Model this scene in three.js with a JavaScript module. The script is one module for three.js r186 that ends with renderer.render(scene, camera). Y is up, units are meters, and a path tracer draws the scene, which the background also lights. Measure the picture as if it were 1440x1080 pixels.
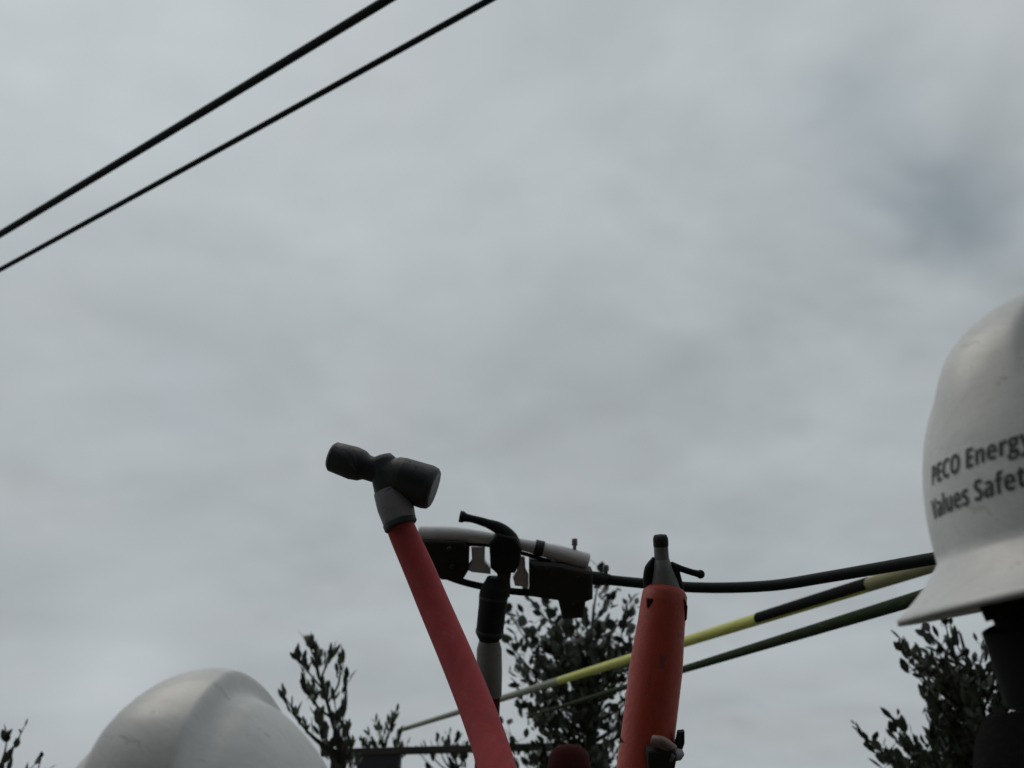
import * as THREE from 'three';
import { mergeGeometries } from 'three/addons/utils/BufferGeometryUtils.js';
import { ImprovedNoise } from 'three/addons/math/ImprovedNoise.js';
import { MarchingCubes } from 'three/addons/objects/MarchingCubes.js';

// ---------------------------------------------------------------- camera, sky, sun, exposure
const scene = new THREE.Scene();
const PITCH = 24 * Math.PI / 180, EYE = 1.62;
const camera = new THREE.PerspectiveCamera(45, 4 / 3, 0.05, 2000);
camera.position.set(0, EYE, 0);
camera.rotation.set(PITCH, 0, 0);
camera.focus = 1.25;
camera.userData.fStop = 6.8;
scene.add(camera);
camera.updateMatrixWorld(true);

const noise = new ImprovedNoise();
function fbm(x, y, z, oct) {
  let s = 0, a = 0.5, f = 1;
  for (let i = 0; i < oct; i++) { s += a * noise.noise(x * f, y * f, z * f); a *= 0.5; f *= 2.03; }
  return s;
}
const F = 540 / Math.tan(22.5 * Math.PI / 180);           // focal length in photo pixels (1440 x 1080)
const dirOf = (px, py) => new THREE.Vector3((px - 720) / F, (540 - py) / F, -1).applyEuler(camera.rotation).normalize();
const P = (px, py, d) => new THREE.Vector3((px - 720) / F * d, (540 - py) / F * d, -d).applyEuler(camera.rotation).add(camera.position);   // photo pixel at depth d -> place in metres

const SW = 1024, SH = 512, skyData = new Float32Array(SW * SH * 4);
{
  // darker and brighter banks of cloud: direction, angular radius, strength
  const banks = [[dirOf(1380, 305), 0.065, -0.1], [dirOf(1320, 300), 0.05, -0.07], [dirOf(1255, 285), 0.06, -0.045], [dirOf(1215, 130), 0.07, -0.055], [dirOf(1290, 220), 0.1, -0.035], [dirOf(1120, 330), 0.13, -0.03], [dirOf(165, 925), 0.075, 0.08],
    [dirOf(60, 60), 0.35, 0.07], [dirOf(250, 560), 0.16, -0.025], [dirOf(820, 520), 0.2, -0.03],
    [new THREE.Vector3(0.7, 0.5, 0.6).normalize(), 0.25, -0.07], [new THREE.Vector3(-0.8, 0.4, 0.3).normalize(), 0.25, -0.06], [new THREE.Vector3(-0.2, 0.5, 0.9).normalize(), 0.3, 0.05], [new THREE.Vector3(0.9, 0.3, -0.1).normalize(), 0.2, -0.05]];
  const v = new THREE.Vector3();
  for (let j = 0; j < SH; j++) for (let i = 0; i < SW; i++) {
    const el = ((j + 0.5) / SH - 0.5) * Math.PI, az = ((i + 0.5) / SW - 0.5) * 2 * Math.PI;
    v.set(Math.cos(az) * Math.cos(el), Math.sin(el), Math.sin(az) * Math.cos(el));
    const k = 1 / (Math.max(v.y, 0) + 0.28), cx = v.x * k, cz = v.z * k;
    const wx = fbm(cx * 1.5 + 7, cz * 1.5, 3.1, 3) * 0.5, wz = fbm(cx * 1.5, cz * 1.5 + 9, 8.2, 3) * 0.5;
    const n = fbm(cx * 1.8 + wx, cz * 2.6 + wz, 1.7, 5), m = fbm(cx * 5.2 + wx * 2, cz * 7.5 + wz * 2, 5.3, 4);
    const h = fbm(v.x * 9 + wx * 3, v.y * 15 + wz * 3, v.z * 9, 4);
    let L = 0.418 + 0.085 * Math.max(v.y, 0) + 0.085 * n + 0.055 * m + 0.065 * h;
    let dark = 0;
    for (const [d, r, s] of banks) {
      const q = d.distanceTo(v) / r * (1 + 0.7 * wx + 0.5 * m + 0.35 * h);
      const e = s * Math.exp(-q * q); L += e; if (e < 0) dark -= e;
    }
    const c = fbm(cx * 3, cz * 3, 12, 3) * 0.03, o = (j * SW + i) * 4;
    skyData[o] = L * (0.925 + c - 0.35 * dark); skyData[o + 1] = L * (1.005 - c * 0.2); skyData[o + 2] = L * (1.045 - c + 0.3 * dark); skyData[o + 3] = 1;
    if (v.y < 0) { const g = Math.min(1, -v.y * 8); for (let t = 0; t < 3; t++) skyData[o + t] *= 1 - 0.5 * g; }
  }
}
const sky = new THREE.DataTexture(skyData, SW, SH, THREE.RGBAFormat, THREE.FloatType);
sky.mapping = THREE.EquirectangularReflectionMapping; sky.magFilter = THREE.LinearFilter; sky.needsUpdate = true;
scene.background = sky; scene.environment = sky;

const sun = new THREE.DirectionalLight(0xfff4e6, 0.5);
sun.position.set(-6, 14, -6); sun.castShadow = true; sun.shadow.radius = 60; sun.shadow.mapSize.set(2048, 2048);
Object.assign(sun.shadow.camera, { left: -14, right: 14, top: 14, bottom: -14, near: 0.1, far: 60 });
scene.add(sun);

const renderer = new THREE.WebGLRenderer({ antialias: true });
renderer.setSize(1024, 768);
renderer.toneMapping = THREE.LinearToneMapping; renderer.toneMappingExposure = 1;
renderer.shadowMap.enabled = true;

// ---------------------------------------------------------------- helpers
let seed = 20117;
const rnd = () => { seed = (seed * 1664525 + 1013904223) >>> 0; return seed / 4294967296; };
const rr = (a, b) => a + (b - a) * rnd();
const V = (x, y, z) => new THREE.Vector3(x, y, z);
const taken = {};
function numbered(n) { const k = taken[n] = (taken[n] ?? -1) + 1; return k ? `${n}_${String(k).padStart(3, '0')}` : n; }
function thing(name, label, category, pos, group) {
  const o = new THREE.Group(); o.name = numbered(name); scene.add(o);
  if (pos) o.position.copy(pos);
  o.userData = { label, category }; if (group) o.userData.group = group;
  o.updateMatrixWorld(true);
  return o;
}
function mesh(name, geo, mat, parent, top) {                 // geo in world coordinates unless the parent is turned
  const m = new THREE.Mesh(geo, mat); m.name = top ? numbered(name) : name; m.castShadow = m.receiveShadow = true; parent.add(m); return m;
}
// moves a geometry given in world coordinates into the frame of a Group that only stands at a position
const into = (geo, g) => { const p = new THREE.Vector3(); g.getWorldPosition(p); return geo.translate(-p.x, -p.y, -p.z); };
const part = (name, geo, mat, g) => mesh(name, into(geo, g), mat, g);
const sub = (name, geo, mat, partMesh) => mesh(name, into(geo, partMesh), mat, partMesh);

function tube(pts, radii, seg = 14, steps = 0, cap = true) { // tapered tube with rounded-off ends along a smooth curve
  const curve = pts.length > 2 ? new THREE.CatmullRomCurve3(pts) : new THREE.LineCurve3(pts[0], pts[1]);
  const n = steps || (pts.length > 2 ? pts.length * 6 : 4);
  const pos = [], nor = [], uv = [], idx = [], len = curve.getLength();
  const rad = (t) => { if (typeof radii === 'number') return radii; const q = t * (radii.length - 1), i = Math.min(radii.length - 2, Math.floor(q)); return radii[i] + (radii[i + 1] - radii[i]) * (q - i); };
  const up = Math.abs(curve.getTangent(0).y) > 0.9 ? V(1, 0, 0) : V(0, 1, 0);
  const ring = (c, T, r, s) => {
    const A = new THREE.Vector3().crossVectors(T, up).normalize(), B = new THREE.Vector3().crossVectors(A, T).normalize();
    for (let k = 0; k <= seg; k++) {
      const a = k / seg * 2 * Math.PI, d = A.clone().multiplyScalar(Math.cos(a)).addScaledVector(B, Math.sin(a));
      pos.push(c.x + d.x * r, c.y + d.y * r, c.z + d.z * r); nor.push(d.x, d.y, d.z); uv.push(k / seg, s);
    }
  };
  const frames = [];
  for (let i = 0; i <= n; i++) { const t = i / n; frames.push([curve.getPoint(t), curve.getTangent(t), rad(t), t * len]); }
  if (cap) {
    const [c0, T0, r0] = frames[0], [c1, T1, r1, s1] = frames[n];
    frames.unshift([c0.clone().addScaledVector(T0, -r0 * 0.12), T0, r0 * 0.82, -r0 * 0.1]);
    frames.unshift([c0.clone().addScaledVector(T0, -r0 * 0.14), T0, r0 * 0.001, -r0 * 0.5]);
    frames.push([c1.clone().addScaledVector(T1, r1 * 0.12), T1, r1 * 0.82, s1 + r1 * 0.1]);
    frames.push([c1.clone().addScaledVector(T1, r1 * 0.14), T1, r1 * 0.001, s1 + r1 * 0.5]);
  }
  for (const [c, T, r, s] of frames) ring(c, T, r, s);
  const w = seg + 1;
  for (let i = 0; i < frames.length - 1; i++) for (let k = 0; k < seg; k++) { const a = i * w + k, b = a + 1, c = a + w, d = c + 1; idx.push(a, b, c, b, d, c); }
  const g = new THREE.BufferGeometry();
  g.setAttribute('position', new THREE.Float32BufferAttribute(pos, 3));
  g.setAttribute('uv', new THREE.Float32BufferAttribute(uv, 2));
  g.setIndex(idx); g.computeVertexNormals();
  // weld the normals of the seam
  const N = g.attributes.normal;
  for (let i = 0; i < frames.length; i++) { const a = i * w, b = a + seg; const x = N.getX(a) + N.getX(b), y = N.getY(a) + N.getY(b), z = N.getZ(a) + N.getZ(b), l = Math.hypot(x, y, z) || 1; N.setXYZ(a, x / l, y / l, z / l); N.setXYZ(b, x / l, y / l, z / l); }
  return g;
}
function lathe(a, b, prof, seg = 28) {                       // prof: [fraction along a->b, radius]
  const L = a.distanceTo(b), g = new THREE.LatheGeometry(prof.map(([t, r]) => new THREE.Vector2(Math.max(r, 0.00005), t * L)), seg);
  g.applyQuaternion(new THREE.Quaternion().setFromUnitVectors(V(0, 1, 0), b.clone().sub(a).normalize()));
  return g.translate(a.x, a.y, a.z);
}
function slab(outline, d, depth, bev = 0.003) {              // outline in photo pixels at depth d, given a real thickness behind it
  const c = outline.reduce((s, q) => [s[0] + q[0] / outline.length, s[1] + q[1] / outline.length], [0, 0]);
  const sh = new THREE.Shape(outline.map(([x, y]) => new THREE.Vector2((x - c[0]) / F * d, (c[1] - y) / F * d)));
  const g = new THREE.ExtrudeGeometry(sh, { depth: depth - 2 * bev, bevelSize: bev, bevelThickness: bev, bevelOffset: -bev, bevelSegments: 3, curveSegments: 8 });
  g.translate(0, 0, -(depth - 2 * bev) / 2);
  g.applyQuaternion(camera.quaternion);
  const p = P(c[0], c[1], d);
  return g.translate(p.x, p.y, p.z);
}
function box(c, sx, sy, sz, ry = 0, rz = 0) { const g = new THREE.BoxGeometry(sx, sy, sz); g.rotateZ(rz); g.rotateY(ry); return g.translate(c.x, c.y, c.z); }
function bevelBox(c, sx, sy, sz, b = 0.01, ry = 0) {
  const sh = new THREE.Shape([[-sx / 2 + b, -sy / 2 + b], [sx / 2 - b, -sy / 2 + b], [sx / 2 - b, sy / 2 - b], [-sx / 2 + b, sy / 2 - b]].map(([x, y]) => new THREE.Vector2(x, y)));
  const g = new THREE.ExtrudeGeometry(sh, { depth: sz - 2 * b, bevelSize: b, bevelThickness: b, bevelSegments: 2 });
  return g.translate(0, 0, -sz / 2 + b).rotateY(ry).translate(c.x, c.y, c.z);
}

// ---------------------------------------------------------------- materials
function noiseTex(size, f, repX, repY, srgb) {
  const d = new Uint8Array(size * size * 4);
  for (let j = 0; j < size; j++) for (let i = 0; i < size; i++) {
    const [r, g, b] = f(i / size, j / size), o = (j * size + i) * 4;
    d[o] = Math.max(0, Math.min(255, r * 255)); d[o + 1] = Math.max(0, Math.min(255, g * 255)); d[o + 2] = Math.max(0, Math.min(255, b * 255)); d[o + 3] = 255;
  }
  const t = new THREE.DataTexture(d, size, size); t.wrapS = t.wrapT = THREE.RepeatWrapping; t.magFilter = THREE.LinearFilter; t.minFilter = THREE.LinearMipmapLinearFilter; t.generateMipmaps = true;
  t.repeat.set(repX, repY); if (srgb) t.colorSpace = THREE.SRGBColorSpace; t.needsUpdate = true; return t;
}
const tileN = (u, v, f, s, o = 3) => {                      // tileable noise
  const a = u * 2 * Math.PI, b = v * 2 * Math.PI;
  return fbm(Math.cos(a) * f + s, Math.sin(a) * f + Math.cos(b) * f * 1.3, Math.sin(b) * f * 1.3 + s * 2, o);
};
const toS = (c) => c <= 0.0031308 ? 12.92 * c : 1.055 * Math.pow(c, 1 / 2.4) - 0.055;
function paintTex(rgb, worn, amount, s, repX, repY, size = 256, fx = 1) {   // base colour with grain and patches of wear
  return noiseTex(size, (u, v) => {
    const n = tileN(u, v, 1.1, s, 4), m = tileN(u, v, 4.2 * fx, s + 5, 3), k = Math.max(0, Math.min(1, (n * 1.6 + m * 0.9 - 0.42 + amount) * 4));
    const g = 1 + 0.22 * n + 0.16 * m;
    return [0, 1, 2].map((i) => toS(Math.max(0, rgb[i] * g * (1 - k) + worn[i] * k)));
  }, repX, repY, true);
}
const std = (o) => new THREE.MeshStandardMaterial(o);
const bumpTex = noiseTex(256, (u, v) => { const q = 0.5 + 0.6 * tileN(u, v, 6, 2, 4); return [q, q, q]; }, 2, 10);
const roughTex = noiseTex(256, (u, v) => { const q = 0.62 + 0.5 * tileN(u, v, 2.5, 31, 4); return [q, q, q]; }, 2, 6);
const M = {
  redBright: new THREE.MeshPhysicalMaterial({ map: paintTex([0.43, 0.062, 0.066], [0.31, 0.11, 0.1], -0.02, 3, 1, 3), roughness: 0.7, specularIntensity: 0.4 }),
  redDeep: std({ map: paintTex([0.45, 0.052, 0.028], [0.22, 0.06, 0.04], 0.02, 9, 2, 3), roughnessMap: roughTex, roughness: 0.8, bumpMap: bumpTex, bumpScale: 0.0005 }),
  maroon: new THREE.MeshPhysicalMaterial({ map: paintTex([0.06, 0.01, 0.011], [0.035, 0.02, 0.02], 0, 11, 1, 3), roughness: 0.85, specularIntensity: 0.3, bumpMap: bumpTex, bumpScale: 0.0004 }),
  iron: std({ map: paintTex([0.022, 0.024, 0.027], [0.055, 0.055, 0.06], 0, 14, 1, 1), roughnessMap: roughTex, roughness: 0.75, metalness: 0.15, bumpMap: bumpTex, bumpScale: 0.0008 }),
  steel: std({ map: paintTex([0.27, 0.26, 0.28], [0.16, 0.15, 0.16], 0, 15, 1, 1), roughness: 0.6, metalness: 0.2, bumpMap: bumpTex, bumpScale: 0.0005 }),
  alu: std({ map: paintTex([0.78, 0.78, 0.79], [0.6, 0.6, 0.61], -0.05, 16, 1, 2), roughness: 0.5, metalness: 0.0, bumpMap: bumpTex, bumpScale: 0.0005 }),
  blackBlock: std({ map: paintTex([0.018, 0.017, 0.014], [0.04, 0.036, 0.03], 0, 17, 3, 3), roughness: 0.75, bumpMap: bumpTex, bumpScale: 0.001 }),
  rubber: new THREE.MeshPhysicalMaterial({ specularIntensity: 0.5,  map: paintTex([0.012, 0.013, 0.014], [0.03, 0.03, 0.03], 0, 18, 1, 6), roughness: 0.7, bumpMap: bumpTex, bumpScale: 0.0004 }),
  wire: new THREE.MeshPhysicalMaterial({ color: new THREE.Color().setRGB(0.02, 0.024, 0.027), roughness: 0.7, specularIntensity: 0.6 }),
  ferrule: std({ map: paintTex([0.22, 0.225, 0.215], [0.15, 0.14, 0.135], 0, 19, 1, 2), roughness: 0.65, bumpMap: bumpTex, bumpScale: 0.0005 }),
  yellow: std({ map: paintTex([0.66, 0.66, 0.15], [0.45, 0.45, 0.16], -0.02, 20, 1, 1), roughness: 0.5 }),
  khaki: std({ map: paintTex([0.32, 0.3, 0.16], [0.2, 0.19, 0.1], 0, 21, 1, 1), roughness: 0.65 }),
  blackBand: new THREE.MeshPhysicalMaterial({ map: paintTex([0.008, 0.008, 0.007], [0.05, 0.047, 0.03], 0.0, 22, 1, 2), roughness: 0.9, specularIntensity: 0.3 }),
  darkGreen: new THREE.MeshPhysicalMaterial({ map: paintTex([0.03, 0.042, 0.02], [0.08, 0.085, 0.03], 0, 23, 1, 2), roughness: 0.9, specularIntensity: 0.35 }),
  greyPole: std({ map: paintTex([0.25, 0.25, 0.2], [0.17, 0.16, 0.13], 0, 24, 1, 2), roughness: 0.6 }),
  pinkMetal: std({ map: paintTex([0.22, 0.15, 0.13], [0.12, 0.1, 0.1], 0, 25, 1, 1), roughness: 0.5, metalness: 0.2 }),
  hat: new THREE.MeshPhysicalMaterial({ map: paintTex([0.72, 0.715, 0.7], [0.5, 0.49, 0.455], -0.04, 26, 2, 2, 512, 1.6), roughness: 0.42, clearcoat: 0.2, clearcoatRoughness: 0.25, bumpMap: noiseTex(256, (u, v) => { const q = 0.5 + 0.5 * tileN(u, v, 3, 77, 4); return [q, q, q]; }, 2, 2), bumpScale: 0.0002 }),
  strapBlack: new THREE.MeshPhysicalMaterial({ color: new THREE.Color().setRGB(0.005, 0.005, 0.006), roughness: 0.7, specularIntensity: 0.15 }),
  knobGrey: std({ color: new THREE.Color().setRGB(0.3, 0.3, 0.31), roughness: 0.5 }),
  hair: new THREE.MeshPhysicalMaterial({ specularIntensity: 0.1,  map: paintTex([0.012, 0.008, 0.007], [0.018, 0.012, 0.01], 0, 28, 6, 6), roughness: 0.7, bumpMap: bumpTex, bumpScale: 0.002 }),
  skin: std({ map: paintTex([0.075, 0.042, 0.03], [0.055, 0.03, 0.022], 0, 29, 3, 3), roughness: 0.6 }),
  jacket: new THREE.MeshPhysicalMaterial({ map: paintTex([0.008, 0.007, 0.007], [0.013, 0.011, 0.01], 0, 30, 6, 6), roughness: 0.95, specularIntensity: 0.2, bumpMap: bumpTex, bumpScale: 0.002 }),
  trousers: std({ map: paintTex([0.03, 0.036, 0.055], [0.05, 0.055, 0.07], 0, 31, 6, 6), roughness: 0.9 }),
  boot: std({ color: new THREE.Color().setRGB(0.05, 0.03, 0.018), roughness: 0.7 }),
  timber: std({ map: paintTex([0.045, 0.04, 0.036], [0.075, 0.07, 0.063], 0, 32, 1, 1, 256, 2), roughness: 0.9, bumpMap: bumpTex, bumpScale: 0.004 }),
  darkBox: std({ map: paintTex([0.02, 0.02, 0.023], [0.04, 0.04, 0.042], 0, 33, 1, 1), roughness: 0.7 }),
  bark: std({ map: paintTex([0.05, 0.042, 0.034], [0.09, 0.085, 0.075], 0, 34, 2, 3), roughness: 0.95, bumpMap: bumpTex, bumpScale: 0.006 }),
  ground: std({ map: paintTex([0.1, 0.1, 0.075], [0.06, 0.085, 0.035], 0.1, 35, 160, 160, 512), roughness: 0.95 }),
};
const leafMat = (r, g, b) => new THREE.MeshPhysicalMaterial({ color: new THREE.Color().setRGB(r, g, b), roughness: 0.55, transmission: 0, side: THREE.DoubleSide });
const LEAF = [leafMat(0.045, 0.055, 0.035), leafMat(0.036, 0.044, 0.032), leafMat(0.05, 0.06, 0.032), leafMat(0.042, 0.046, 0.04), leafMat(0.075, 0.08, 0.05), leafMat(0.018, 0.022, 0.016)];
const LEAFPALE = [leafMat(0.07, 0.078, 0.055), leafMat(0.05, 0.056, 0.045), leafMat(0.1, 0.105, 0.05), leafMat(0.045, 0.05, 0.048)];

// ---------------------------------------------------------------- ground
const ground = mesh('ground', new THREE.PlaneGeometry(800, 800, 40, 40).rotateX(-Math.PI / 2), M.ground, scene, true);
ground.userData = { kind: 'structure', label: 'grassy yard ground under the people and trees', category: 'ground' };

// ---------------------------------------------------------------- unseen dark building, added behind the camera to shade the sides facing it
{
  const z = 4.6, g = thing('added_shade_building', 'tall dark boarded building shape, unseen, added behind the photographer for shade', 'light_blocker', V(0, 0, z + 4));
  part('added_wall', box(V(0, 4.75, z + 4), 26, 9.5, 8), M.timber, g);
  part('added_roof', new THREE.ExtrudeGeometry(new THREE.Shape([[-4.7, 9.4], [4.7, 9.4], [0, 12.4]].map(([x, y]) => new THREE.Vector2(x, y))), { depth: 27, bevelEnabled: false }).rotateY(Math.PI / 2).translate(-13.5, 0.12, z + 4), M.darkBox, g);
  for (const x of [-7, 0.5, 8]) { const d = part('added_door', bevelBox(V(x, 2, z - 0.03), 3.6, 4, 0.1, 0.01), M.darkBox, g); sub('handle', box(V(x + 1.5, 1.1, z - 0.12), 0.04, 0.2, 0.06), M.steel, d); }
  for (const x of [-10, -3.5, 4.5, 11]) { part('window', bevelBox(V(x, 6.6, z - 0.02), 1.3, 1.5, 0.08, 0.01), M.blackBlock, g); }
}

// ---------------------------------------------------------------- overhead cables (level at about 6 m)
function atHeight(px, py, h) { const d = dirOf(px, py); return camera.position.clone().addScaledVector(d, (h - EYE) / d.y); }
function overhead(label, a, b, h, r) {
  const A = atHeight(a[0], a[1], h), B = atHeight(b[0], b[1], h), D = B.clone().sub(A).normalize();
  const p = []; for (let i = -6; i <= 6; i++) { const q = A.clone().lerp(B, 0.5).addScaledVector(D, i * 5); q.y += (i * 5) ** 2 * 0.0009; p.push(q); }
  const g = thing('overhead_cable', label, 'cable', p[0], 'overhead cables');
  part('conductor', tube(p, r, 16, 60), M.wire, g);
}
overhead('thick black overhead cable of the pair crossing the cloudy sky', [0, 330], [545, 0], 6.0, 0.029);
overhead('thinner black overhead cable of the pair crossing the cloudy sky', [0, 380], [690, 0], 5.85, 0.0205);

// ---------------------------------------------------------------- trees
function leafGeo(len, wid, bend) {
  const rows = [[0, 0], [0.22, 0.7], [0.5, 1], [0.78, 0.66], [1, 0]], pos = [], idx = [];
  rows.forEach(([t, w]) => { const y = t * len, z = bend * len * t * t; pos.push(-w * wid / 2, y, z + w * wid * 0.14, 0, y, z, w * wid / 2, y, z + w * wid * 0.14); });
  for (let i = 0; i < rows.length - 1; i++) for (let k = 0; k < 2; k++) { const a = i * 3 + k, b = a + 1, c = a + 3, d = c + 1; idx.push(a, b, c, b, d, c); }
  const g = new THREE.BufferGeometry(); g.setAttribute('position', new THREE.Float32BufferAttribute(pos, 3));
  g.setAttribute('uv', new THREE.Float32BufferAttribute(new Array(rows.length * 6).fill(0.5), 2));
  g.setIndex(idx); g.computeVertexNormals(); return g;
}
const yUp = V(0, 1, 0);
function tree({ label, trunkPx, topPx, d, r0, tips, leaf, mats, upright = 0.3, perTip = 8, spread = 0.1, category = 'tree', name = 'broadleaf_tree', single = 150, depth = 0.5, reach = 0.55 }) {
  const top = P(topPx[0], topPx[1], d), low = P(trunkPx[0], trunkPx[1], d); const foot = V(low.x, 0, low.z);
  const g = thing(name, label, category, foot, 'trees behind the tools');
  const trunkPts = [foot, V(foot.x + rr(-.06, .06), low.y * 0.45, foot.z + rr(-.05, .05)), low, low.clone().lerp(top, 0.5).add(V(rr(-.05, .05), 0, rr(-.05, .05))), top];
  part('trunk', tube(trunkPts, [r0, r0 * 0.85, r0 * 0.62, r0 * 0.35, r0 * 0.1], 10), M.bark, g);
  const curve = new THREE.CatmullRomCurve3(trunkPts), hi = curve.getLength();
  const leaves = [];
  for (const [tx, ty] of tips) {
    const tip = P(tx, ty, d + rr(-depth, depth));
    // joins the stem below the tip
    let best = 0.3; for (let t = 0.3; t < 0.97; t += 0.02) { const q = curve.getPoint(t); if (q.y < tip.y - 0.12 - 0.45 * Math.hypot(q.x - tip.x, q.z - tip.z)) best = t; }
    const s = curve.getPoint(best), mid = s.clone().lerp(tip, 0.55); mid.y -= 0.1 * s.distanceTo(tip); mid.x += rr(-.04, .04);
    part('branch', tube([s, mid, tip], [r0 * 0.22 * (1.25 - best) + 0.006, 0.008, 0.0035], 6, 8), M.bark, g);
    const bc = new THREE.CatmullRomCurve3([s, mid, tip]);
    const n = Math.round(perTip * rr(0.7, 1.3));
    for (let i = 0; i < n; i++) {
      const t = i === 0 ? 1 : 1 - reach * Math.pow(rnd(), 1.2), q = bc.getPoint(t), T = bc.getTangent(t);
      const dirn = T.clone().multiplyScalar(0.7).add(V(rr(-1, 1), rr(-0.8, 1) + upright, rr(-1, 1)).multiplyScalar(i === 0 ? 0.25 : 0.9)).normalize();
      const o = q.clone().add(V(rr(-1, 1), rr(-1, 1), rr(-1, 1)).multiplyScalar(spread * (i ? 1 : 0)));
      const quat = new THREE.Quaternion().setFromUnitVectors(yUp, dirn).multiply(new THREE.Quaternion().setFromAxisAngle(yUp, rr(0, 6.28)));
      leaves.push([o, quat, rr(0.4, 1.2), q]);
    }
  }
  const geos = [leafGeo(leaf[0], leaf[1], 0.15), leafGeo(leaf[0] * 0.85, leaf[1] * 1.15, -0.2), leafGeo(leaf[0] * 1.1, leaf[1] * 0.8, 0.3)];
  leaves.sort((a, b) => b[0].y - a[0].y);
  const rest = [];
  leaves.forEach(([o, q, s, from], i) => {
    const k = Math.floor(rnd() * 3);
    if (i < single) { const m = mesh('leaf', geos[k], mats[Math.floor(rnd() * mats.length)], g); m.position.copy(o).sub(g.position); m.quaternion.copy(q); m.scale.setScalar(s); }
    else rest.push(geos[k].clone().applyMatrix4(new THREE.Matrix4().compose(o, q, V(s, s, s))));
    if (o.distanceTo(from) > 0.02) rest.push(stalk(from, o));
  });
  if (rest.length) { const c = part('crown', mergeGeometries(rest), mats[0], g); c.userData.kind = 'stuff'; }
  return g;
}
function stalk(a, b) { const g = new THREE.CylinderGeometry(0.002, 0.003, a.distanceTo(b), 3, 1, true); g.translate(0, a.distanceTo(b) / 2, 0); g.applyQuaternion(new THREE.Quaternion().setFromUnitVectors(yUp, b.clone().sub(a).normalize())); return g.translate(a.x, a.y, a.z); }

{ // dark bushy tree between the two red sticks
  const tips = [[848, 800], [860, 838], [808, 838], [770, 850], [722, 868], [893, 850], [745, 842], [880, 870], [716, 905], [728, 940], [752, 885], [790, 868], [826, 862], [850, 880], [900, 900], [735, 985], [715, 1030], [745, 1060], [770, 940], [800, 920], [835, 915], [870, 925], [905, 955], [890, 990], [910, 1030]];
  for (let i = 0; i < 40; i++) tips.push([rr(715, 925), rr(860, 1085)]);
  for (let i = 0; i < 60; i++) tips.push([rr(750, 905), rr(900, 1095)]);
  tree({ label: 'dark bushy tree behind the clamp and the deep red stick', trunkPx: [832, 1075], topPx: [835, 850], d: 8, r0: 0.09, tips, leaf: [0.105, 0.07], mats: LEAF, perTip: 14, spread: 0.085, single: 260, depth: 0.6, reach: 0.45 });
}
{ // sparse young tree right of the lower white hat
  const tips = [[433, 905], [420, 930], [447, 925], [465, 922], [480, 925], [488, 955], [398, 975], [408, 1000], [425, 960], [440, 965], [456, 972], [470, 985], [483, 1005], [455, 1020], [490, 1030], [495, 1050], [445, 1010], [470, 1040], [460, 1055], [482, 1062], [500, 1070]];
  tree({ label: 'sparse young tree with upright grey-green leaves beside the lower white hat', trunkPx: [482, 1075], topPx: [446, 940], d: 7, r0: 0.045, tips, leaf: [0.11, 0.038], mats: LEAFPALE, upright: 1.6, perTip: 15, spread: 0.025, single: 180, depth: 0.25, reach: 0.4 });
}
{ // low pale shrub by the timber beam
  const tips = [[558, 1002], [552, 1018], [527, 1018], [520, 1036], [540, 1035], [565, 1030], [508, 1040], [533, 1050], [556, 1046], [515, 1052], [572, 1048]];
  tree({ name: 'tall_shrub', category: 'shrub', label: 'pale yellow-green leafy shrub sticking up behind the timber beam', trunkPx: [540, 1085], topPx: [540, 1045], d: 9.5, r0: 0.03, tips, leaf: [0.1, 0.035], mats: LEAFPALE, upright: 1.4, perTip: 12, spread: 0.02, depth: 0.2, reach: 0.5 });
}
{ // leafy shrub with dark leaves right of it, low
  const tips = [[632, 1030], [615, 1045], [645, 1040], [600, 1052], [655, 1050], [640, 1058], [628, 1052], [588, 1058], [650, 1068], [635, 1075]];
  tree({ name: 'tall_shrub', category: 'shrub', label: 'dark leafy shrub behind the hammer handle above the timber beam', trunkPx: [640, 1090], topPx: [635, 1060], d: 9.8, r0: 0.03, tips, leaf: [0.11, 0.06], mats: LEAF, perTip: 6, spread: 0.05, depth: 0.2, reach: 0.35 });
}
{ // twigs at the left edge
  const tips = [[34, 1022], [10, 1040], [20, 1048], [58, 1066], [48, 1076], [-20, 1035], [-40, 1050], [-15, 1068], [5, 1075], [68, 1082], [-60, 1080], [30, 1095]];
  tree({ label: 'small tree with only a few dark leafy twigs left of the lower white hat', trunkPx: [8, 1150], topPx: [6, 1058], d: 6.5, r0: 0.04, tips, leaf: [0.09, 0.055], mats: LEAF, upright: 0.9, perTip: 3, spread: 0.015, depth: 0.3, reach: 0.25 });
}
{ // tree under the brim of the lettered hat
  const tips = [[1205, 1028], [1222, 1040], [1240, 1055], [1256, 1012], [1262, 1030], [1272, 1050], [1280, 1072], [1268, 900], [1280, 925], [1272, 915], [1305, 890], [1330, 880], [1345, 905], [1300, 935], [1318, 925], [1290, 950], [1305, 975], [1335, 960], [1355, 985], [1325, 1000], [1345, 1010], [1310, 1000], [1300, 1060], [1370, 965], [1388, 985], [1375, 1020], [1320, 1040], [1350, 1045], [1390, 1040], [1255, 1075], [1410, 1000], [1440, 960], [1430, 900], [1390, 900], [1470, 940], [1380, 1065], [1500, 1000]];
  for (let i = 0; i < 60; i++) { const y = rr(930, 1095); tips.push([rr(1300 - (y > 1040 ? 20 : 0), 1430), y]); }
  tree({ label: 'dark leafy tree below the brim of the lettered white hat', trunkPx: [1375, 1090], topPx: [1350, 890], d: 6.2, r0: 0.07, tips, leaf: [0.092, 0.046], mats: LEAF, perTip: 16, spread: 0.055, single: 280, depth: 0.4, reach: 0.4, upright: 0.7 });
}

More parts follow.
